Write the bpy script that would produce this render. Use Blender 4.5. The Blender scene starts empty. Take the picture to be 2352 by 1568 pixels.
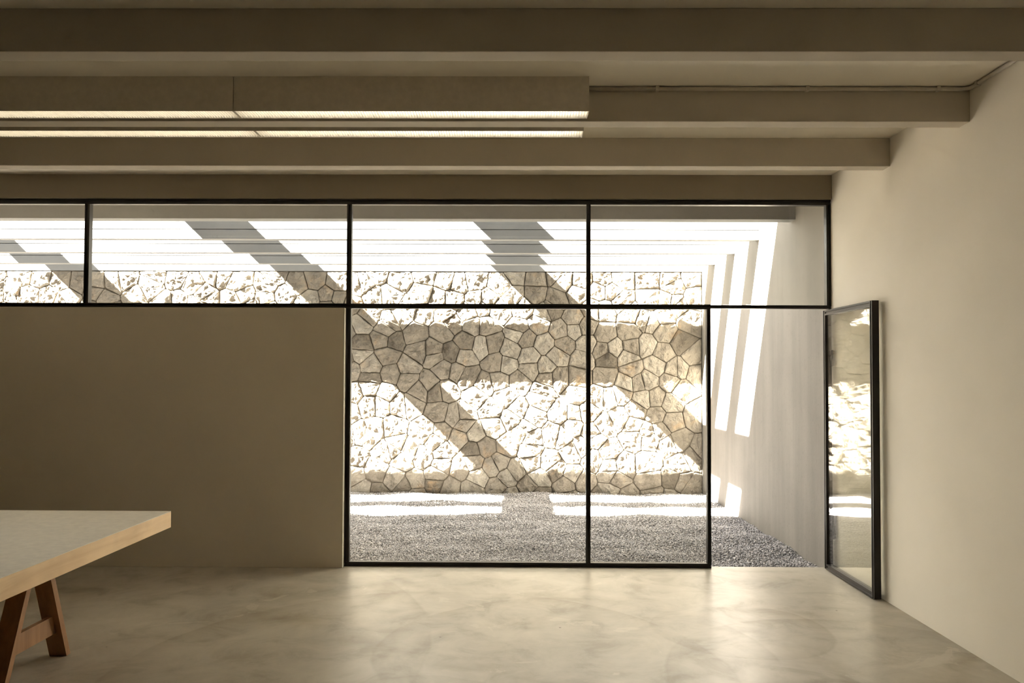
import bpy, bmesh, math, random
import numpy as np
from mathutils import Vector, Matrix, Euler
from mathutils.noise import noise as noise_fn

random.seed(7)
rng = np.random.default_rng(11)
SC = bpy.context.scene
COL = SC.collection

# ------------------------------------------------------------------ camera
F_PX, SX, SY = 1864.49, -8.12, 29.85
YAW, PITCH, ROLL, EYE = -0.0091, 0.0267, 0.0035, 1.5327
cam_d = bpy.data.cameras.new('camera')
cam_d.sensor_width = 36.0
cam_d.lens = 36.0 * F_PX / 2352
cam_d.shift_x = -SX / 2352
cam_d.shift_y = SY / 2352
cam_d.clip_start = 0.05
cam = bpy.data.objects.new('camera', cam_d)
COL.objects.link(cam)
fw = Vector((math.sin(YAW) * math.cos(PITCH), math.cos(YAW) * math.cos(PITCH), math.sin(PITCH)))
rt = Vector((math.cos(YAW), -math.sin(YAW), 0))
up = rt.cross(fw)
r2 = math.cos(ROLL) * rt + math.sin(ROLL) * up
u2 = -math.sin(ROLL) * rt + math.cos(ROLL) * up
cam.matrix_world = Matrix(((r2.x, u2.x, -fw.x, 0), (r2.y, u2.y, -fw.y, 0), (r2.z, u2.z, -fw.z, EYE), (0, 0, 0, 1)))
SC.camera = cam

# ------------------------------------------------------------------ sky and sun
SUN_P, SUN_Q = 1.0332, 0.4701            # the light moves +X by P and +Y by Q for each metre it falls
world = bpy.data.worlds.new('sky')
SC.world = world
world.use_nodes = True
bg = world.node_tree.nodes['Background']
bg.inputs[0].default_value = (0.93, 0.96, 1.0, 1)
bg.inputs[1].default_value = 0.40
sun_d = bpy.data.lights.new('sun', 'SUN')
sun_d.energy = 34.0
sun_d.color = (1.0, 0.955, 0.87)
sun_d.angle = math.radians(0.53)
sun = bpy.data.objects.new('sun', sun_d)
sun.location = (-6, 2, 9)
sun.rotation_euler = Vector((SUN_P, SUN_Q, -1)).to_track_quat('-Z', 'Y').to_euler()
COL.objects.link(sun)

vs = SC.view_settings
vs.view_transform = 'Standard'
vs.look = 'None'
vs.gamma = 1.0
vs.use_curve_mapping = False
vs.exposure = 3.15
SC.cycles.max_bounces = 12
SC.cycles.diffuse_bounces = 6
SC.cycles.glossy_bounces = 4
SC.cycles.adaptive_threshold = 0.03
SC.cycles.transparent_max_bounces = 12

# ------------------------------------------------------------------ main dimensions (metres)
WX = 2.546                 # inner face of the right wall
LX = -7.2                  # inner face of the left wall
YB = -6.0                  # inner face of the back wall
YW = 6.564                 # front of the window frame
ZS, ZC = 2.969, 3.164      # beam soffit, ceiling
ZT = 2.10                  # transom height
COURT_L = -12.0
Y_STONE = 11.112
Z_STONE = 2.968
ZG = -0.045

# ------------------------------------------------------------------ materials
def new_mat(name):
    m = bpy.data.materials.new(name)
    m.use_nodes = True
    nt = m.node_tree
    for n in list(nt.nodes):
        nt.nodes.remove(n)
    out = nt.nodes.new('ShaderNodeOutputMaterial')
    b = nt.nodes.new('ShaderNodeBsdfPrincipled')
    nt.links.new(b.outputs[0], out.inputs[0])
    return m, nt, b, out

def nd(nt, kind, **kw):
    n = nt.nodes.new(kind)
    for k, v in kw.items():
        if k.startswith('in_'):
            key = k[3:]
            key = int(key) if key.isdigit() else key.replace('_', ' ')
            n.inputs[key].default_value = v
        else:
            setattr(n, k, v)
    return n

def coords(nt, scale=(1, 1, 1), rot=(0, 0, 0)):
    g = nd(nt, 'ShaderNodeNewGeometry')
    mp = nd(nt, 'ShaderNodeMapping')
    mp.inputs['Scale'].default_value = scale
    mp.inputs['Rotation'].default_value = rot
    nt.links.new(g.outputs['Position'], mp.inputs[0])
    return mp.outputs[0]

def noise(nt, vec, scale, detail=4, rough=0.55, dist=0.0):
    n = nd(nt, 'ShaderNodeTexNoise')
    n.inputs['Scale'].default_value = scale
    n.inputs['Detail'].default_value = detail
    n.inputs['Roughness'].default_value = rough
    n.inputs['Distortion'].default_value = dist
    nt.links.new(vec, n.inputs['Vector'])
    return n.outputs[0]

def ramp(nt, fac, stops):
    r = nd(nt, 'ShaderNodeValToRGB')
    el = r.color_ramp.elements
    while len(el) < len(stops):
        el.new(0.5)
    for e, (p, c) in zip(el, stops):
        e.position = p
        e.color = (*c, 1) if len(c) == 3 else c
    nt.links.new(fac, r.inputs[0])
    return r.outputs[0]

def mix(nt, fac, a, b, blend='MIX'):
    n = nd(nt, 'ShaderNodeMix', data_type='RGBA', blend_type=blend)
    for sock, val in ((n.inputs[0], fac), (n.inputs[6], a), (n.inputs[7], b)):
        if isinstance(val, (int, float)):
            sock.default_value = val
        elif isinstance(val, tuple):
            sock.default_value = (*val, 1) if len(val) == 3 else val
        else:
            nt.links.new(val, sock)
    return n.outputs[2]

def bump(nt, b, height, strength=0.3, dist=0.01):
    n = nd(nt, 'ShaderNodeBump')
    n.inputs['Strength'].default_value = strength
    n.inputs['Distance'].default_value = dist
    nt.links.new(height, n.inputs['Height'])
    nt.links.new(n.outputs[0], b.inputs['Normal'])

def sc3(c, k):
    return tuple(x * k for x in c)

def mat_plaster(name, col, var=0.06, rough=0.85, bstr=0.12):
    m, nt, b, _ = new_mat(name)
    v = coords(nt)
    n1 = noise(nt, v, 0.9, 4)
    c = ramp(nt, n1, [(0.3, sc3(col, 1 - var)), (0.7, sc3(col, 1 + var * 0.5))])
    nt.links.new(c, b.inputs['Base Color'])
    b.inputs['Roughness'].default_value = rough
    b.inputs['Specular IOR Level'].default_value = 0.25
    h = noise(nt, v, 60, 5, 0.7)
    bump(nt, b, h, bstr, 0.004)
    return m

def mat_concrete(name, col, streak=0.25, mott=0.2, rough=0.8, bstr=0.25):
    m, nt, b, _ = new_mat(name)
    v = coords(nt)
    vst = coords(nt, (1, 1, 0.08))
    n1 = noise(nt, v, 1.6, 7, 0.6)
    n2 = noise(nt, vst, 3.5, 5, 0.6)
    n3 = noise(nt, v, 28, 4, 0.7)
    c = ramp(nt, n1, [(0.3, sc3(col, 1 - mott)), (0.72, sc3(col, 1 + mott * 0.4))])
    st = ramp(nt, n2, [(0.35, (1 - streak,) * 3), (0.62, (1, 1, 1))])
    c = mix(nt, 1.0, c, st, 'MULTIPLY')
    sp = ramp(nt, n3, [(0.28, (0.86,) * 3), (0.42, (1, 1, 1))])
    c = mix(nt, 1.0, c, sp, 'MULTIPLY')
    nt.links.new(c, b.inputs['Base Color'])
    b.inputs['Roughness'].default_value = rough
    b.inputs['Specular IOR Level'].default_value = 0.3
    h = noise(nt, v, 35, 6, 0.7)
    bump(nt, b, h, bstr, 0.006)
    return m

def mat_floor():
    m, nt, b, _ = new_mat('polished_concrete_floor')
    v = coords(nt)
    base = (0.405, 0.37, 0.30)
    big = noise(nt, v, 0.75, 6, 0.6, 0.8)
    c = ramp(nt, big, [(0.28, sc3(base, 0.76)), (0.5, base), (0.72, sc3(base, 1.12))])
    # overlapping trowel sweeps: warped cells with a dark rim that fades inwards
    wn = nd(nt, 'ShaderNodeTexNoise')
    wn.inputs['Scale'].default_value = 1.1
    wn.inputs['Detail'].default_value = 5.0
    nt.links.new(v, wn.inputs['Vector'])
    wv = nd(nt, 'ShaderNodeVectorMath', operation='MULTIPLY_ADD')
    nt.links.new(wn.outputs[1], wv.inputs[0])
    wv.inputs[1].default_value = (0.9, 0.9, 0.0)
    nt.links.new(v, wv.inputs[2])
    ve = nd(nt, 'ShaderNodeTexVoronoi', feature='DISTANCE_TO_EDGE')
    ve.inputs['Scale'].default_value = 0.62
    nt.links.new(wv.outputs[0], ve.inputs['Vector'])
    mk = ramp(nt, ve.outputs['Distance'], [(0.0, (0.74, 0.70, 0.62)), (0.02, (0.84, 0.81, 0.75)), (0.045, (0.99, 0.98, 0.97)), (0.16, (1, 1, 1))])
    brk = ramp(nt, noise(nt, v, 1.7, 4), [(0.42, (0, 0, 0)), (0.60, (1, 1, 1))])
    c = mix(nt, brk, c, mix(nt, 1.0, c, mk, 'MULTIPLY'))
    cl = noise(nt, v, 3.2, 7, 0.66, 0.5)
    cl2 = ramp(nt, cl, [(0.34, (0.76, 0.73, 0.67)), (0.47, (0.95, 0.94, 0.92)), (0.64, (1.07, 1.06, 1.05))])
    c = mix(nt, 0.9, c, cl2, 'MULTIPLY')
    pt = ramp(nt, noise(nt, coords(nt, (1, 1, 1), (0, 0, 0.6)), 1.9, 7, 0.6, 1.6), [(0.63, (0, 0, 0)), (0.655, (1, 1, 1))])
    c = mix(nt, mix(nt, 1.0, pt, (0.45, 0.45, 0.45), 'MULTIPLY'), c, sc3(base, 1.28))
    # long curved trowel marks: thin wandering arcs, darker just inside the line
    gapn = noise(nt, coords(nt, (1, 1, 1), (0, 0, 0.4)), 1.3, 3)
    for (ax_, ay_, ar_, sd_) in ((0.38, 4.62, 1.03, 0.0), (1.44, 5.05, 0.46, 3.1), (-0.42, 4.25, 1.55, 7.7), (-0.42, 3.68, 0.50, 5.2), (1.9, 4.2, 1.0, 9.1), (-3.29, 4.59, 2.80, 2.2)):
        off = nd(nt, 'ShaderNodeVectorMath', operation='SUBTRACT')
        off.inputs[1].default_value = (ax_, ay_, 0)
        wob = nd(nt, 'ShaderNodeVectorMath', operation='MULTIPLY_ADD')
        nt.links.new(wn.outputs[1], wob.inputs[0])
        wob.inputs[1].default_value = (0.12, 0.12, 0)
        nt.links.new(v, wob.inputs[2])
        nt.links.new(wob.outputs[0], off.inputs[0])
        fl = nd(nt, 'ShaderNodeVectorMath', operation='MULTIPLY')
        fl.inputs[1].default_value = (1, 1, 0)
        nt.links.new(off.outputs[0], fl.inputs[0])
        ln = nd(nt, 'ShaderNodeVectorMath', operation='LENGTH')
        nt.links.new(fl.outputs[0], ln.inputs[0])
        dd = nd(nt, 'ShaderNodeMath', operation='SUBTRACT')
        nt.links.new(ln.outputs['Value'], dd.inputs[0])
        dd.inputs[1].default_value = ar_ + 0.06 - 0.2
        arc = ramp(nt, dd.outputs[0], [(0.0, (1, 1, 1)), (0.10, (0.97, 0.965, 0.95)), (0.19, (0.84, 0.81, 0.76)), (0.204, (0.80, 0.765, 0.70)), (0.222, (1, 1, 1))])
        gap = ramp(nt, gapn, [(0.40, (0, 0, 0)), (0.56, (0.9, 0.9, 0.9))])
        c = mix(nt, gap, c, mix(nt, 1.0, c, arc, 'MULTIPLY'))
    # sparse dark specks
    vo = nd(nt, 'ShaderNodeTexVoronoi', feature='F1')
    vo.inputs['Scale'].default_value = 3.1
    nt.links.new(v, vo.inputs['Vector'])
    sp = ramp(nt, vo.outputs['Distance'], [(0.018, (0.25, 0.2, 0.15)), (0.03, (1, 1, 1))])
    c = mix(nt, 1.0, c, sp, 'MULTIPLY')
    nt.links.new(c, b.inputs['Base Color'])
    rr = ramp(nt, cl, [(0.3, (0.45,) * 3), (0.7, (0.32,) * 3)])
    nt.links.new(rr, b.inputs['Roughness'])
    b.inputs['Specular IOR Level'].default_value = 0.4
    bump(nt, b, cl, 0.06, 0.01)
    return m

def mat_stone():
    m, nt, b, _ = new_mat('limestone')
    v = coords(nt)
    oi = nd(nt, 'ShaderNodeObjectInfo')
    at = nd(nt, 'ShaderNodeAttribute', attribute_name='tone')
    ad = nd(nt, 'ShaderNodeMath', operation='ADD')
    nt.links.new(at.outputs['Fac'], ad.inputs[0])
    ad.inputs[1].default_value = 0.0
    base = ramp(nt, ad.outputs[0], [(0.0, (0.155, 0.138, 0.114)), (0.25, (0.245, 0.221, 0.186)), (0.6, (0.30, 0.274, 0.234)), (1.0, (0.40, 0.378, 0.335))])
    n1 = noise(nt, v, 4.6, 8, 0.68, 0.3)
    mo = ramp(nt, n1, [(0.32, (0.46, 0.43, 0.39)), (0.45, (0.90, 0.875, 0.84)), (0.64, (1.14, 1.11, 1.05))])
    c = mix(nt, 0.95, base, mo, 'MULTIPLY')
    n2 = noise(nt, v, 3.1, 4, 0.6, 0.5)
    ir = ramp(nt, n2, [(0.60, (0, 0, 0)), (0.72, (1, 1, 1))])
    c = mix(nt, mix(nt, 1.0, ir, (0.45, 0.45, 0.45), 'MULTIPLY'), c, (0.46, 0.31, 0.165))
    n4 = noise(nt, v, 45, 5, 0.7)
    gr = ramp(nt, n4, [(0.3, (0.80, 0.79, 0.77)), (0.55, (1, 1, 1))])
    c = mix(nt, 0.8, c, gr, 'MULTIPLY')
    nt.links.new(c, b.inputs['Base Color'])
    b.inputs['Roughness'].default_value = 0.9
    b.inputs['Specular IOR Level'].default_value = 0.2
    n3 = noise(nt, v, 15, 7, 0.70, 0.25)
    bump(nt, b, n3, 1.0, 0.05)
    return m

def mat_gravel():
    m, nt, b, _ = new_mat('crushed_grey_gravel')
    at = nd(nt, 'ShaderNodeAttribute', attribute_name='tone')
    c = ramp(nt, at.outputs['Fac'], [(0.0, (0.07, 0.065, 0.065)), (0.42, (0.31, 0.298, 0.298)), (0.8, (0.53, 0.51, 0.505)), (1.0, (0.66, 0.63, 0.60))])
    nt.links.new(c, b.inputs['Base Color'])
    b.inputs['Roughness'].default_value = 0.9
    return m

def mat_wood(name, light, dark, scale=1.0, axis='Y'):
    m, nt, b, _ = new_mat(name)
    s = {'Y': (14, 0.9, 14), 'Z': (14, 14, 0.9), 'X': (0.9, 14, 14)}[axis]
    v = coords(nt, tuple(x * scale for x in s))
    n = noise(nt, v, 1.6, 6, 0.6, 0.5)
    c = ramp(nt, n, [(0.32, dark), (0.66, light)])
    n2 = noise(nt, coords(nt, (1, 1, 1)), 3.0, 3)
    k = ramp(nt, n2, [(0.3, (0.84, 0.82, 0.79)), (0.6, (1, 1, 1))])
    c = mix(nt, 1.0, c, k, 'MULTIPLY')
    nt.links.new(c, b.inputs['Base Color'])
    b.inputs['Roughness'].default_value = 0.5
    bump(nt, b, n, 0.08, 0.004)
    return m

def mat_plain(name, col, rough=0.5, metal=0.0, spec=0.5, emis=None, es=0):
    m, nt, b, _ = new_mat(name)
    v = coords(nt)
    n = noise(nt, v, 30, 3)
    c = ramp(nt, n, [(0.3, sc3(col, 0.92)), (0.7, sc3(col, 1.05))])
    nt.links.new(c, b.inputs['Base Color'])
    b.inputs['Roughness'].default_value = rough
    b.inputs['Metallic'].default_value = metal
    b.inputs['Specular IOR Level'].default_value = spec
    if emis:
        b.inputs['Emission Color'].default_value = (*emis, 1)
        b.inputs['Emission Strength'].default_value = es
    return m

def mat_glass():
    # a flat pane: clear transmission plus a Schlick reflection (about 4 % head on)
    m, nt, b, out = new_mat('window_glass')
    nt.nodes.remove(b)
    tr = nd(nt, 'ShaderNodeBsdfTransparent')
    tr.inputs[0].default_value = (0.965, 0.965, 0.945, 1)
    gl = nd(nt, 'ShaderNodeBsdfGlossy')
    gl.inputs['Roughness'].default_value = 0.0
    gl.inputs[0].default_value = (1, 1, 1, 1)
    lw = nd(nt, 'ShaderNodeLayerWeight')
    pw = nd(nt, 'ShaderNodeMath', operation='POWER')
    pw.inputs[1].default_value = 5.0
    nt.links.new(lw.outputs['Facing'], pw.inputs[0])
    ma = nd(nt, 'ShaderNodeMath', operation='MULTIPLY_ADD')
    ma.inputs[1].default_value = 0.96
    ma.inputs[2].default_value = 0.04
    nt.links.new(pw.outputs[0], ma.inputs[0])
    mx = nd(nt, 'ShaderNodeMixShader')
    nt.links.new(ma.outputs[0], mx.inputs[0])
    nt.links.new(tr.outputs[0], mx.inputs[1])
    nt.links.new(gl.outputs[0], mx.inputs[2])
    nt.links.new(mx.outputs[0], out.inputs[0])
    return m

M = {
    'wall_white': mat_plaster('warm_white_wall_plaster', (0.86, 0.815, 0.725)),
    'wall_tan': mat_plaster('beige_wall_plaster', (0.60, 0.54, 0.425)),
    'wall_dark': mat_plaster('brown_wall_plaster', (0.12, 0.10, 0.075)),
    'ceil': mat_plaster('painted_ceiling', (0.86, 0.81, 0.70)),
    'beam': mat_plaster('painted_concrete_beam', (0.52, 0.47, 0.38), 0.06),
    'header': mat_plaster('shade_toned_header', (0.25, 0.212, 0.155), 0.08),  # same concrete as the other beams, its shade put into a darker colour
    'concrete': mat_concrete('pale_concrete', (0.205, 0.207, 0.205), 0.06, 0.12),
    'concrete_wall': mat_concrete('streaked_concrete_wall', (0.24, 0.222, 0.195), 0.17, 0.12),
    'floor': mat_floor(),
    'stone': mat_stone(),
    'mortar': mat_plaster('stone_joint_mortar', (0.13, 0.11, 0.082), 0.25, 0.95, 0.5),
    'gravel': mat_gravel(),
    'gravel_bed': mat_plaster('dark_gravel_bed', (0.15, 0.14, 0.135), 0.3, 0.95, 0.6),
    'steel': mat_plain('black_painted_steel', (0.016, 0.013, 0.010), 0.45, 0, 0.35),
    'hinge': mat_plain('dark_hinge_steel', (0.06, 0.052, 0.042), 0.35, 0.6),
    'glass': mat_glass(),
    'gasket': mat_plain('black_rubber_seal', (0.02, 0.018, 0.015), 0.7),
    'oak': mat_wood('light_plywood_edge', (0.93, 0.69, 0.40), (0.80, 0.55, 0.29), 1.0, 'Y'),
    'leg_wood': mat_wood('brown_leg_wood', (0.42, 0.23, 0.105), (0.30, 0.155, 0.065), 1.0, 'Z'),
    'laminate': mat_plain('grey_white_laminate', (0.78, 0.73, 0.63), 0.55, 0, 0.35),
    'housing': mat_plain('beige_lamp_housing', (0.56, 0.505, 0.41), 0.55),
    'reflector': mat_plain('white_lamp_reflector', (0.86, 0.83, 0.76), 0.4),
    'louvre': mat_plain('pale_metal_louvre', (0.80, 0.77, 0.70), 0.4),
    'tube': mat_plain('added_glow_tube', (0.9, 0.88, 0.82), 0.4, emis=(1.0, 0.95, 0.86), es=0.9),  # glow added inside the unlit lamps to whiten the louvre
    'conduit': mat_plain('beige_conduit', (0.58, 0.53, 0.44), 0.4),
}

# ------------------------------------------------------------------ mesh helpers
class MB:
    """collects vertices and faces in world coordinates"""
    def __init__(self):
        self.v, self.f = [], []
    def box(self, x0, x1, y0, y1, z0, z1):
        n = len(self.v)
        self.v += [(x0, y0, z0), (x1, y0, z0), (x1, y1, z0), (x0, y1, z0), (x0, y0, z1), (x1, y0, z1), (x1, y1, z1), (x0, y1, z1)]
        self.f += [tuple(n + i for i in q) for q in ((0, 3, 2, 1), (4, 5, 6, 7), (0, 1, 5, 4), (1, 2, 6, 5), (2, 3, 7, 6), (3, 0, 4, 7))]
        return self
    def prism(self, poly, axis, a0, a1):
        """poly: 2D outline; axis X -> (y, z), Y -> (x, z), Z -> (x, y)"""
        n, k = len(self.v), len(poly)
        for a in (a0, a1):
            for (p, q) in poly:
                self.v.append({'X': (a, p, q), 'Y': (p, a, q), 'Z': (p, q, a)}[axis])
        self.f.append(tuple(n + i for i in range(k)))
        self.f.append(tuple(n + k + i for i in reversed(range(k))))
        for i in range(k):
            j = (i + 1) % k
            self.f.append((n + i, n + k + i, n + k + j, n + j))
        return self
    def tube(self, pts, r, seg=12):
        n = len(self.v)
        pts = [Vector(p) for p in pts]
        for i, p in enumerate(pts):
            a = pts[max(i - 1, 0)]
            c = pts[min(i + 1, len(pts) - 1)]
            t = (c - a).normalized()
            u = t.cross(Vector((0, 0, 1)))
            if u.length < 1e-4:
                u = Vector((1, 0, 0))
            u.normalize()
            w = u.cross(t)
            for s in range(seg):
                an = 2 * math.pi * s / seg
                self.v.append(tuple(p + r * (math.cos(an) * u + math.sin(an) * w)))
        for i in range(len(pts) - 1):
            for s in range(seg):
                a, b = n + i * seg + s, n + i * seg + (s + 1) % seg
                self.f.append((a, b, b + seg, a + seg))
        self.f.append(tuple(n + s for s in reversed(range(seg))))
        e = n + (len(pts) - 1) * seg
        self.f.append(tuple(e + s for s in range(seg)))
        return self
    def build(self, name, mat, parent=None, origin=None, bevel=0.0, smooth=False, local=False):
        """parent's own location is taken off the vertices (unless they are local already)"""
        o0 = Vector((0, 0, 0))
        if not local:
            if parent is not None:
                o0 = WLOC[parent.name]
            if origin is not None:
                o0 = Vector(origin)
        me = bpy.data.meshes.new(name)
        me.from_pydata([(x - o0.x, y - o0.y, z - o0.z) for (x, y, z) in self.v], [], self.f)
        bm = bmesh.new()
        bm.from_mesh(me)
        bmesh.ops.recalc_face_normals(bm, faces=bm.faces)
        if bevel:
            bmesh.ops.bevel(bm, geom=[e for e in bm.edges if e.is_manifold and e.calc_face_angle(0) > 0.6], offset=bevel, segments=2, profile=0.6, affect='EDGES', clamp_overlap=True)
        bm.to_mesh(me)
        bm.free()
        if smooth:
            me.shade_smooth()
        me.materials.append(M[mat])
        ob = bpy.data.objects.new(name, me)
        COL.objects.link(ob)
        if parent is not None:
            ob.parent = parent
            if not local:
                ob.location = o0 - WLOC[parent.name]
            WLOC[ob.name] = o0
        else:
            ob.location = o0
            WLOC[ob.name] = o0
        return ob

WLOC = {}

def empty(name, loc, rz=0.0):
    o = bpy.data.objects.new(name, None)
    o.location = loc
    o.rotation_euler = (0, 0, rz)
    o.empty_display_size = 0.1
    COL.objects.link(o)
    WLOC[o.name] = Vector(loc)
    return o

def tag(o, label=None, cat=None, group=None, kind=None):
    if label: o['label'] = label
    if cat: o['category'] = cat
    if group: o['group'] = group
    if kind: o['kind'] = kind
    return o

def struct(name, mb, mat, label=None, **kw):
    o = mb.build(name, mat, **kw)
    return tag(o, label, kind='structure')

# ------------------------------------------------------------------ the room
struct('floor', MB().box(LX, WX, YB, 6.62, -0.25, 0.0), 'floor', 'beige polished concrete floor with cloudy stains')
struct('ceiling', MB().box(LX - 0.3, WX, YB - 0.3, 7.387, ZC, 3.50), 'ceil', 'beige painted ceiling slab between the beams')
struct('wall_right', MB().box(WX, WX + 0.3, YB - 0.3, 6.60, -0.25, 3.50), 'wall_white', 'warm white plaster wall beside the open glass door')
struct('wall_left', MB().box(LX - 0.3, LX, YB - 0.3, 6.72, -0.25, ZC), 'wall_dark', 'plain left wall of the room')
struct('wall_back', MB().box(LX, WX, YB - 0.3, YB, -0.25, ZC), 'wall_dark', 'plain wall behind the viewer')
struct('trim_1', MB().box(-1.383, -1.379, 6.509, 6.563, 0.0, 2.078), 'wall_white', 'narrow white reveal at the end of the beige wall')
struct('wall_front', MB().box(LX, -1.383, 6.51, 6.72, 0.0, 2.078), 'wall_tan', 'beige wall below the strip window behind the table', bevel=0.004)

# ------------------------------------------------------------------ the sunken courtyard: concrete walls
struct('wall_courtyard_right', MB().box(WX, WX + 0.3, 6.60, 11.5, -0.6, 4.2), 'concrete_wall', 'streaked concrete courtyard wall with slanted stripes of sun')
struct('wall_courtyard_left', MB().box(COURT_L - 0.3, COURT_L, 6.72, 11.5, -0.6, 3.57), 'concrete_wall', 'far left concrete wall of the courtyard')
struct('ground', MB().box(COURT_L, WX, 6.62, 11.5, -0.6, ZG - 0.035), 'gravel_bed', 'dark bed under the courtyard gravel')

# ------------------------------------------------------------------ stone wall
back = struct('wall_courtyard_back', MB().box(COURT_L, WX, Y_STONE + 0.014, 11.5, -0.6, Z_STONE), 'mortar',
              'rubble limestone wall at the back of the courtyard', origin=(0, 11.3, 0))

def clip_poly(poly, nx, ny, d):
    out = []
    k = len(poly)
    for i in range(k):
        a, b = poly[i], poly[(i + 1) % k]
        da, db = a[0] * nx + a[1] * ny - d, b[0] * nx + b[1] * ny - d
        if da <= 0:
            out.append(a)
        if (da < 0) != (db < 0) and abs(da - db) > 1e-12:
            t = da / (da - db)
            out.append((a[0] + (b[0] - a[0]) * t, a[1] + (b[1] - a[1]) * t))
    return out

def voronoi(seeds, box):
    x0, x1, z0, z1 = box
    cells = []
    for i, s in enumerate(seeds):
        poly = [(x0, z0), (x1, z0), (x1, z1), (x0, z1)]
        d2 = ((seeds - s) ** 2).sum(1)
        for j in np.argsort(d2)[1:26]:
            t = seeds[j]
            nx, nz = t[0] - s[0], t[1] - s[1]
            poly = clip_poly(poly, nx, nz, (t[0] ** 2 + t[1] ** 2 - s[0] ** 2 - s[1] ** 2) / 2)
            if len(poly) < 3:
                break
        cells.append(poly)
    return cells

def centroid(p):
    a = cx = cy = 0.0
    for i in range(len(p)):
        (x0, y0), (x1, y1) = p[i], p[(i + 1) % len(p)]
        w = x0 * y1 - x1 * y0
        a += w; cx += (x0 + x1) * w; cy += (y0 + y1) * w
    if abs(a) < 1e-9:
        return p[0], 0.0
    return (cx / (3 * a), cy / (3 * a)), a / 2

SBOX = (-8.2, WX - 0.004, -0.16, Z_STONE - 0.004)
STEP = 0.245
seeds = []
zz, row = SBOX[2] + 0.1, 0
while zz < SBOX[3]:
    xx = SBOX[0] + (0.12 if row % 2 else 0.0)
    while xx < SBOX[1]:
        seeds.append((xx + rng.uniform(-0.125, 0.125), zz + rng.uniform(-0.12, 0.12)))
        xx += STEP * rng.uniform(0.82, 1.22)
    zz += STEP * 0.92
    row += 1
seeds = np.array([s for s in seeds if SBOX[0] < s[0] < SBOX[1] and SBOX[2] < s[1] < SBOX[3]])
cells = voronoi(seeds, SBOX)
seeds = np.array([0.76 * s + 0.24 * np.array(centroid(c)[0]) if len(c) > 2 else s for s, c in zip(seeds, cells)])
cells = voronoi(seeds, SBOX)

FRAC = [1.0, 0.982, 0.93, 0.82, 0.66, 0.48, 0.27]
def stone_geometry(poly, c, fine=True):
    """a split-faced stone: wavy outline with blunt corners, a proud chipped face"""
    pts = [np.array(p) for p in poly]
    keep = []
    for p in pts:
        if not keep or np.hypot(*(p - keep[-1])) > 0.02:
            keep.append(p)
    if np.hypot(*(keep[0] - keep[-1])) < 0.02:
        keep.pop()
    if len(keep) < 3:
        return None
    c = np.array(c)
    ring = []
    k = len(keep)
    seg_len = 0.035 if fine else 0.10
    for i in range(k):
        a, b = keep[i], keep[(i + 1) % k]
        e = b - a
        L = np.hypot(*e)
        nrm = np.array([e[1], -e[0]]) / L
        cut = min(0.22, 0.012 / L)
        m = max(1, int(round(L / seg_len)))
        bow = rng.uniform(-0.006, 0.002)
        for t in np.linspace(cut, 1 - cut, m + 1):
            ring.append(a + e * t + nrm * (bow * 4 * t * (1 - t) + rng.normal(0, 0.0012)))
    ring = np.array(ring)
    joint = rng.uniform(0.0012, 0.0032)
    dirs = ring - c
    ln = np.maximum(np.hypot(*dirs.T), 1e-6)[:, None]
    ring0 = ring - dirs / ln * joint
    n = len(ring0)
    proud = rng.uniform(0.008, 0.030)
    tilt = rng.normal(0, 0.09, 2)
    off = Vector(rng.uniform(-50, 50, 3))
    # two or three chipped planes make the blocky split face
    planes = [(rng.normal(0, 0.20, 2), rng.uniform(0.004, 0.022)) for _ in range(4)]
    vv = []
    frs = FRAC if fine else [1.0, 0.97, 0.8, 0.45]
    nr = len(frs)
    for k2, fct in enumerate(frs):
        for p in ring0:
            q = c + (p - c) * fct
            if 2 <= k2:
                q = q + rng.normal(0, 0.0032, 2)
            if k2 == 0:
                y = 0.022
            elif k2 == 1:
                y = 0.0 + rng.uniform(-0.003, 0.004)
            else:
                d = q - c
                h = proud + d @ tilt
                for g_, lim in planes:
                    h = min(h, lim + 0.012 + d @ g_)
                h = max(h, 0.002)
                grow = min(1.0, (1 - fct) / 0.16)
                ns = noise_fn(Vector((q[0] * 17, q[1] * 17, 0)) + off) * 0.020 + noise_fn(Vector((q[0] * 44, q[1] * 44, 3)) + off) * 0.010
                y = -(0.004 + grow * max(h + ns, -0.010))
            vv.append((q[0], Y_STONE + y, q[1]))
    yc = sum(v_[1] for v_ in vv[-n:]) / n
    vv.append((c[0], yc - rng.uniform(-0.002, 0.005), c[1]))
    ff = []
    for k2 in range(nr - 1):
        for i in range(n):
            j = (i + 1) % n
            a, b_, c_, d_ = k2 * n + i, k2 * n + j, (k2 + 1) * n + j, (k2 + 1) * n + i
            if (i + k2) % 2:
                ff += [(a, b_, c_), (a, c_, d_)]
            else:
                ff += [(a, b_, d_), (b_, c_, d_)]
    for i in range(n):
        ff.append(((nr - 1) * n + i, (nr - 1) * n + (i + 1) % n, nr * n))
    return vv, ff

def in_view(x, z):
    # roughly what the windows show of the wall, with room for a step to either side
    low = x > -2.75
    strip = z > 2.02 and x > -7.5
    return low or strip

shown, hidden = [], []
for s, cell in zip(seeds, cells):
    if len(cell) < 3:
        continue
    c, a = centroid(cell)
    if abs(a) < 0.003:
        continue
    g = stone_geometry(cell, c, in_view(*c))
    if g:
        tone = float(np.clip(rng.normal(0.5, 0.24), 0, 1))
        (shown if in_view(*c) else hidden).append((abs(a), c, g, tone))
shown.sort(key=lambda t: -t[0])
hidden += shown[300:]
shown = shown[:300]

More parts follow.
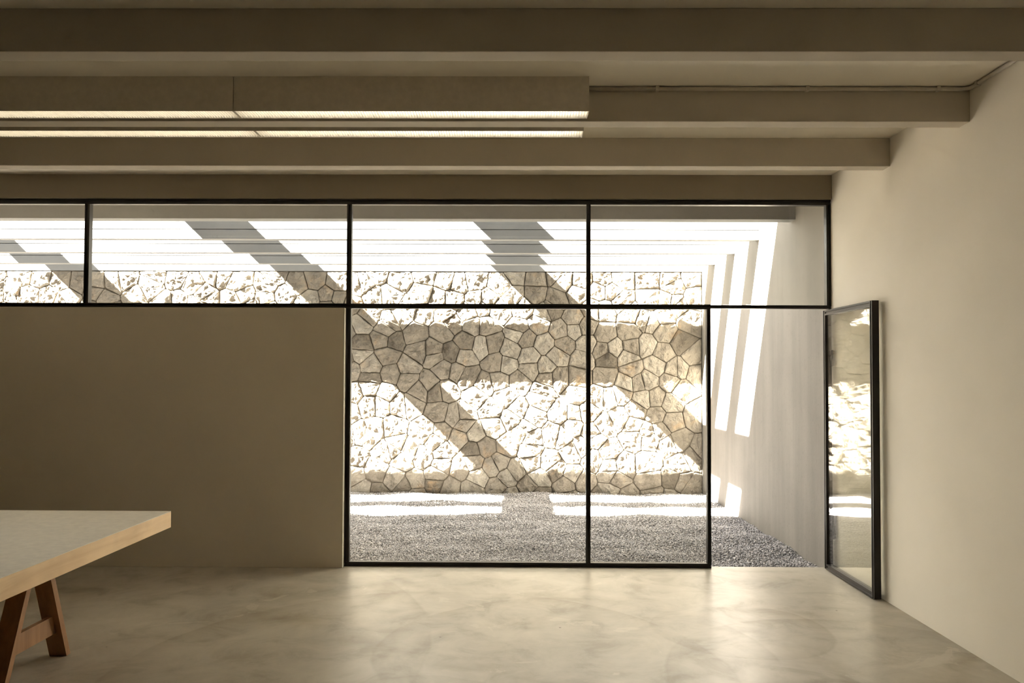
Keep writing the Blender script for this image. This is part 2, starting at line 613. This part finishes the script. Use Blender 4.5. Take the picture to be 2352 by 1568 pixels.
def stone_mesh(name, v, f, tones):
    me = bpy.data.meshes.new(name)
    me.from_pydata(v, [], f)
    at = me.attributes.new('tone', 'FLOAT', 'POINT')
    at.data.foreach_set('value', tones)
    bm = bmesh.new(); bm.from_mesh(me)
    bmesh.ops.recalc_face_normals(bm, faces=bm.faces)
    bm.to_mesh(me); bm.free()
    me.materials.append(M['stone'])
    return me

for a, c, (v, f), tone in shown:
    o0 = (c[0], Y_STONE, c[1])
    me = stone_mesh('stone', [(x - o0[0], y - o0[1], z - o0[2]) for x, y, z in v], f, [tone] * len(v))
    ob = bpy.data.objects.new('stone', me)
    COL.objects.link(ob)
    ob.parent = back
    ob.location = Vector(o0) - WLOC[back.name]
V, Fc, T = [], [], []
for a, c, (v, f), tone in hidden:
    n = len(V)
    V += v
    Fc += [tuple(i + n for i in q) for q in f]
    T += [tone] * len(v)
me = stone_mesh('more_stones', [(x, y - 11.3, z) for x, y, z in V], Fc, T)
ob = bpy.data.objects.new('more_stones', me)
COL.objects.link(ob)
ob.parent = back
ob['kind'] = 'stuff'
coping = MB().box(COURT_L, WX, Y_STONE - 0.012, 11.5, Z_STONE, 3.57).build('coping', 'concrete', back, bevel=0.006)
coping['label'] = 'plain concrete band above the rubble stones'

# ------------------------------------------------------------------ gravel
GX0, GX1, GY0, GY1 = -3.1, WX - 0.012, 6.635, Y_STONE - 0.065
gs = 0.0150
nx, ny = int((GX1 - GX0) / gs), int((GY1 - GY0) / gs)
gx, gy = np.meshgrid(np.linspace(GX0, GX1, nx), np.linspace(GY0, GY1, ny))
gx = (gx + rng.uniform(-0.008, 0.008, gx.shape)).ravel().clip(GX0, GX1)
gy = (gy + rng.uniform(-0.008, 0.008, gy.shape)).ravel().clip(GY0, GY1)
def swell(x, y):
    return 0.012 * np.sin(x * 3.1 + 1.3 * np.sin(y * 1.7)) * np.cos(y * 2.3 + 0.8) + 0.008 * np.sin(x * 7.3 + y * 5.1) + 0.006 * np.sin(y * 11 - x * 2.2)
gz = ZG - 0.012 + swell(gx, gy) + rng.uniform(-0.004, 0.007, gx.shape)
rad = rng.uniform(0.0055, 0.0115, gx.shape)
rad[rng.random(gx.shape) < 0.04] *= 1.5
octa = np.array([(1, 0, 0), (-1, 0, 0), (0, 1, 0), (0, -1, 0), (0, 0, 0.75), (0, 0, -0.75)], float)
of = np.array([(0, 2, 4), (2, 1, 4), (1, 3, 4), (3, 0, 4), (2, 0, 5), (1, 2, 5), (3, 1, 5), (0, 3, 5)])
NP = len(gx)
ang = rng.uniform(0, 6.28, NP)
ca, sa = np.cos(ang), np.sin(ang)
loc = octa[None] * rad[:, None, None] * rng.uniform(0.72, 1.28, (NP, 6, 1)) + rng.normal(0, 0.0016, (NP, 6, 3))
px_ = loc[..., 0] * ca[:, None] - loc[..., 1] * sa[:, None]
py_ = loc[..., 0] * sa[:, None] + loc[..., 1] * ca[:, None]
til = rng.uniform(-0.6, 0.6, (NP, 1))
pz_ = loc[..., 2] + til * px_
P = np.stack([(px_ + gx[:, None]).clip(GX0 - 0.1, WX - 0.002), (py_ + gy[:, None]).clip(6.622, 11.065), pz_ + gz[:, None]], -1).reshape(-1, 3)
FI = (of[None] + (np.arange(NP) * 6)[:, None, None]).reshape(-1)
me = bpy.data.meshes.new('gravel')
me.vertices.add(len(P)); me.vertices.foreach_set('co', P.astype(np.float32).ravel())
nf = len(FI) // 3
me.loops.add(len(FI)); me.loops.foreach_set('vertex_index', FI.astype(np.int32))
me.polygons.add(nf)
me.polygons.foreach_set('loop_start', np.arange(0, nf * 3, 3, dtype=np.int32))
me.polygons.foreach_set('loop_total', np.full(nf, 3, dtype=np.int32))
me.update(calc_edges=True)
at = me.attributes.new('tone', 'FLOAT', 'POINT')
at.data.foreach_set('value', np.repeat(np.clip(rng.normal(0.53, 0.17, NP), 0, 1), 6).astype(np.float32))
me.materials.append(M['gravel'])
gravel = bpy.data.objects.new('gravel', me)
COL.objects.link(gravel)
tag(gravel, 'dark grey crushed gravel covering the courtyard floor', 'gravel', kind='stuff')

# ------------------------------------------------------------------ beams inside
def beam(name, y0, y1, z0, z1, x0, x1, mat, label, group, cat='beam', wavy=0.0):
    mb = MB().box(x0, x1, y0, y1, z0, z1)
    o = mb.build(name, mat, origin=((x0 + x1) / 2, (y0 + y1) / 2, z0), bevel=0.005)
    return tag(o, label, cat, group)
GB = 'concrete beams under the ceiling'
beam('ceiling_beam', 3.557, 3.668, ZS, ZC, LX, WX, 'beam', 'beige concrete ceiling beam across the top of the picture, nearest the viewer', GB)
beam('ceiling_beam', 4.543, 4.655, ZS, ZC, LX, WX, 'beam', 'beige concrete ceiling beam running between the two rows of louvred lamps', GB)
beam('ceiling_beam', 5.515, 5.625, ZS, ZC, LX, WX, 'beam', 'beige concrete ceiling beam just past the louvred lamps, without conduit', GB)
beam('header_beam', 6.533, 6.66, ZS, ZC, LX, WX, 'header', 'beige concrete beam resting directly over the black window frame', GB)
eb = MB().prism([(7.387, ZS), (7.530, ZS), (7.530, 3.30), (7.655, 3.30), (7.655, ZS + 0.594), (7.387, ZS + 0.594)], 'X', COURT_L, WX).build('edge_beam', 'concrete', origin=(-4.7, 7.46, ZS), bevel=0.004)
tag(eb, 'shaded concrete roof edge beam seen through the tops of the panes', 'beam', 'concrete beams over the courtyard')

# ------------------------------------------------------------------ beams over the courtyard
FIN_T, FIN_H = 0.11, 0.594
def fin(y, label):
    j = ZS + 0.102
    prof = [(y, ZS), (y, j - 0.004), (y + 0.02, j - 0.003), (y + 0.02, j + 0.003), (y, j + 0.004), (y, ZS + FIN_H), (y + FIN_T, ZS + FIN_H), (y + FIN_T, ZS)]
    o = MB().prism(prof, 'X', COURT_L, WX).build('courtyard_beam', 'concrete', origin=((COURT_L + WX) / 2, y + FIN_T / 2, ZS))
    return tag(o, label, 'beam', 'concrete beams over the courtyard')
fin(8.493, 'sunlit white concrete courtyard beam nearest the window, topmost of the three')
fin(9.437, 'middle one of the three sunlit concrete beams over the courtyard')
fin(10.377, 'sunlit concrete courtyard beam farthest back, just above the stone wall')
CR_Z = ZS + FIN_H
for el, lab in ((2.7987, 'rightmost'), (-0.2455, 'middle'), (-3.3546, 'leftmost')):
    x0 = el - SUN_P * CR_Z
    hh = (0.684 - 0.12) / SUN_P
    o = MB().box(x0, x0 + 0.12, 6.60, 11.45, CR_Z, CR_Z + hh).build('cross_beam', 'concrete', origin=(x0, 9.5, CR_Z), bevel=0.005)
    tag(o, f'concrete cross beam lying on the courtyard beams, casting the {lab} diagonal shadow', 'beam', 'cross beams over the courtyard')

# ------------------------------------------------------------------ steel window
FD = 0.052     # frame depth
def gbar_h(z0, z1, x0, x1, y=YW, d=FD, g=0.010):
    h = z1 - z0
    prof = [(y, z0), (y + d, z0), (y + d, z1), (y, z1), (y, z1 - h * 0.30), (y + g, z1 - h * 0.36), (y + g, z0 + h * 0.36), (y, z0 + h * 0.30)]
    return MB().prism(prof, 'X', x0, x1)
def gbar_v(x0, x1, z0, z1, y=YW, d=FD, g=0.010):
    h = x1 - x0
    prof = [(x0, y), (x0 + h * 0.30, y), (x0 + h * 0.36, y + g), (x1 - h * 0.36, y + g), (x1 - h * 0.30, y), (x1, y), (x1, y + d), (x0, y + d)]
    return MB().prism(prof, 'Z', z0, z1)

M0, M1, M2, M3, M4 = -5.64, -3.504, -1.3585, 0.5869, 1.5582
TOP0, TOP1 = ZS - 0.042, ZS
TR0, TR1 = 2.079, 2.118
win = tag(empty('window_1', (-2.3, YW, 0)), 'black steel framed glazing with strip window and tall fixed panes', kind='structure')
gbar_h(TOP0, TOP1, LX, WX).build('top_rail', 'steel', win)
gbar_h(TR0, TR1, LX, M4 + 0.015).build('transom', 'steel', win)
gbar_h(2.086, 2.113, M4 + 0.015, WX).build('door_transom', 'steel', win)
gbar_h(0.0, 0.036, -1.378, M4 + 0.015).build('bottom_rail', 'steel', win)
for m, z0, z1, w in ((M0, TR1, TOP0, 0.040), (M1, TR1, TOP0, 0.040), (M2, TR1, TOP0, 0.039), (M3, TR1, TOP0, 0.034), (M2, 0.036, TR0, 0.039), (M3, 0.036, TR0, 0.036)):
    gbar_v(m - w / 2, m + w / 2, z0, z1).build('mullion', 'steel', win)
gbar_v(M4 - 0.015, M4 + 0.015, 0.036, TR0).build('jamb', 'steel', win)
gbar_v(WX - 0.036, WX, 2.113, TOP0).build('jamb', 'steel', win)
gbar_v(WX - 0.020, WX, 0.0, 2.086, y=YW + 0.006, d=0.046, g=0.004).build('jamb', 'steel', win)
def pane(x0, x1, z0, z1):
    y = YW + 0.024
    MB().box(x0, x1, y, y + 0.008, z0, z1).build('pane', 'glass', win)
pane(LX, M0 - 0.02, TR1, TOP0)
pane(M0 + 0.02, M1 - 0.02, TR1, TOP0)
pane(M1 + 0.02, M2 - 0.0195, TR1, TOP0)
pane(M2 + 0.0195, M3 - 0.017, TR1, TOP0)
pane(M3 + 0.017, WX - 0.036, TR1, TOP0)
pane(M2 + 0.0195, M3 - 0.018, 0.036, TR0)
pane(M3 + 0.018, M4 - 0.015, 0.036, TR0)

# ------------------------------------------------------------------ open glass door, swung in against the right wall
door = tag(empty('door_1', (2.474, 6.556, 0.0), math.atan2(-0.004, 0.909)), 'open glass door with black steel frame, swung against the white wall', kind='structure')
DL, DT, DZ0, DZ1 = 0.909, 0.048, 0.008, 2.068
def dbar_z(y0, y1, name):
    h = y1 - y0
    prof = [(0, y0), (0, y0 + h * 0.3), (0.006, y0 + h * 0.36), (0.006, y1 - h * 0.36), (0, y1 - h * 0.3), (0, y1), (DT, y1), (DT, y0)]
    return MB().prism(prof, 'Z', DZ0, DZ1).build(name, 'steel', door, local=True)
dbar_z(-0.042, 0.0, 'hinge_stile')
dbar_z(-DL, -DL + 0.040, 'latch_stile')
def dbar_y(z0, z1, name):
    h = z1 - z0
    prof = [(0, z0), (0, z0 + h * 0.3), (0.006, z0 + h * 0.36), (0.006, z1 - h * 0.36), (0, z1 - h * 0.3), (0, z1), (DT, z1), (DT, z0)]
    return MB().prism(prof, 'Y', -DL + 0.040, -0.042).build(name, 'steel', door, local=True)
dbar_y(DZ0, DZ0 + 0.042, 'bottom_rail')
dbar_y(DZ1 - 0.040, DZ1, 'top_rail')
for gx_ in (0.012, 0.030):
    MB().box(gx_, gx_ + 0.006, -DL + 0.040, -0.042, DZ0 + 0.042, DZ1 - 0.040).build('pane', 'glass', door, local=True)
for z0, z1 in ((1.62, 1.75), (0.25, 0.45)):
    mb = MB().box(DT, DT + 0.004, -0.075, -0.006, z0, z1)
    hg = mb.build('hinge', 'hinge', door, local=True, bevel=0.001)
    MB().tube([(DT + 0.012, -0.062, z0 + 0.004), (DT + 0.012, -0.062, z1 - 0.004)], 0.009).build('hinge_pin', 'hinge', hg, local=True, smooth=True)

# ------------------------------------------------------------------ louvred lamps
def louvre_lamp(x0, x1, y0, y1, label):
    z0, z1 = ZS + 0.004, ZC
    t = 0.004
    root = tag(empty('ceiling_lamp', ((x0 + x1) / 2, (y0 + y1) / 2, z0)), label, 'lamp', 'louvred strip lamps under the ceiling')
    h = MB()
    h.prism([(y0, z0), (y0 + t, z0), (y0 + t, z1 - t), (y1 - t, z1 - t), (y1 - t, z0), (y1, z0), (y1, z1), (y0, z1)], 'X', x0, x1)
    hs = h.build('housing', 'housing', root)
    for a, b in ((x0, x0 + 0.003), (x1 - 0.003, x1)):
        MB().box(a, b, y0 + t, y1 - t, z0, z1 - t).build('end_cap', 'housing', root)
    r = MB()
    r.prism([(y0 + t, z0 + 0.002), (y0 + t + 0.002, z0 + 0.002), (y0 + 0.030, z0 + 0.085), (y1 - 0.030, z0 + 0.085), (y1 - t - 0.002, z0 + 0.002), (y1 - t, z0 + 0.002),
             (y1 - 0.028, z0 + 0.088), (y0 + 0.028, z0 + 0.088)], 'X', x0 + 0.003, x1 - 0.003)
    r.build('reflector', 'reflector', root)
    ym = (y0 + y1) / 2
    MB().tube([(x0 + 0.02, ym, z0 + 0.062), (x1 - 0.02, ym, z0 + 0.062)], 0.013).build('lamp_tube', 'tube', root, smooth=True)
    s = MB()
    n = int((x1 - x0 - 0.01) / 0.0151)
    for i in range(n + 1):
        x = x0 + 0.005 + (x1 - x0 - 0.01) * i / n
        s.box(x - 0.0009, x + 0.0009, y0 + t + 0.001, y1 - t - 0.001, z0 + 0.001, z0 + 0.026)
    sl = s.build('louvre', 'louvre', root)
    sl['kind'] = 'stuff'
    return root
louvre_lamp(-1.545, 0.394, 4.378, 4.508, 'louvred strip lamp in front of the middle ceiling beam, with its end showing')
louvre_lamp(-3.487, -1.549, 4.378, 4.508, 'louvred strip lamp at upper left, in front of the middle ceiling beam')
louvre_lamp(-1.545, 0.394, 4.735, 4.868, 'louvred strip lamp tucked behind the middle ceiling beam, with its end showing')
louvre_lamp(-3.487, -1.549, 4.735, 4.868, 'louvred strip lamp behind the middle ceiling beam, at the left edge')

# ------------------------------------------------------------------ conduit along the beam and the wall
cd = tag(empty('conduit_pipe', (1.4, 4.52, 3.14)), 'thin beige conduit from the lamp end to the right wall', 'pipe')
pts = [(0.394, 4.528, 3.149), (1.5, 4.528, 3.149), (2.49, 4.528, 3.149), (2.517, 4.522, 3.149), (2.531, 4.508, 3.149), (2.534, 4.49, 3.149), (2.534, 3.9, 3.149), (2.534, 3.67, 3.149)]
MB().tube(pts, 0.011).build('tube', 'conduit', cd, smooth=True)
for x in (0.79, 1.63, 2.36):
    MB().box(x - 0.010, x + 0.010, 4.514, 4.543, 3.135, 3.163).build('clip', 'conduit', cd, bevel=0.003)
MB().box(2.519, 2.546, 4.43, 4.452, 3.135, 3.163).build('clip', 'conduit', cd, bevel=0.003)

# ------------------------------------------------------------------ trestle table
TX0, TX1, TY0, TY1, TZ0, TZ1 = -3.90, -1.982, 2.55, 4.680, 0.657, 0.750
tb = tag(empty('trestle_table', ((TX0 + TX1) / 2, (TY0 + TY1) / 2, 0)), 'large table with pale top, light wooden edge and brown trestle legs', 'table')
top = MB().box(TX0, TX1, TY0, TY1, TZ0, TZ1 - 0.003).build('tabletop', 'oak', tb, bevel=0.0015)
top['label'] = 'thick tabletop with light wooden edge'
sf = MB().box(TX0 + 0.001, TX1 - 0.001, TY0 + 0.001, TY1 - 0.001, TZ1 - 0.003, TZ1).build('surface', 'laminate', top)
sf['label'] = 'matt grey-white laminate surface'
def trestle(yc):
    # leg faces from the photograph: rear edges, then 4 cm of thickness towards the viewer
    dy = yc - 4.20
    xa, xb = -3.40, -2.445
    tr = MB().box(xa, xb, 4.172 + dy, 4.228 + dy, TZ0 - 0.05, TZ0).build('trestle', 'leg_wood', tb)
    tr['label'] = 'brown wooden trestle'
    for x0 in (xa, xb - 0.095):
        x1 = x0 + 0.095
        za, zb = 0.0, TZ0 - 0.001
        MB().prism([(4.448 + dy, za), (4.488 + dy, za), (4.250 + dy, zb), (4.210 + dy, zb)], 'X', x0, x1).build('leg', 'leg_wood', tr, bevel=0.001)
        MB().prism([(3.890 + dy, za), (3.930 + dy, za), (4.194 + dy, zb), (4.154 + dy, zb)], 'X', x0, x1).build('leg', 'leg_wood', tr, bevel=0.001)
        xm = (x0 + x1) / 2
        za, zb = 0.138, 0.236
        ya = 3.930 + (4.194 - 3.930) * ((za + zb) / 2 / (TZ0 - 0.001)) + dy
        yb = 4.448 + (4.210 - 4.448) * ((za + zb) / 2 / (TZ0 - 0.001)) + dy
        MB().box(xm - 0.014, xm + 0.014, ya - 0.02, yb + 0.02, za, zb).build('crossbar', 'leg_wood', tr, bevel=0.001)
trestle(4.20)
trestle(3.05)
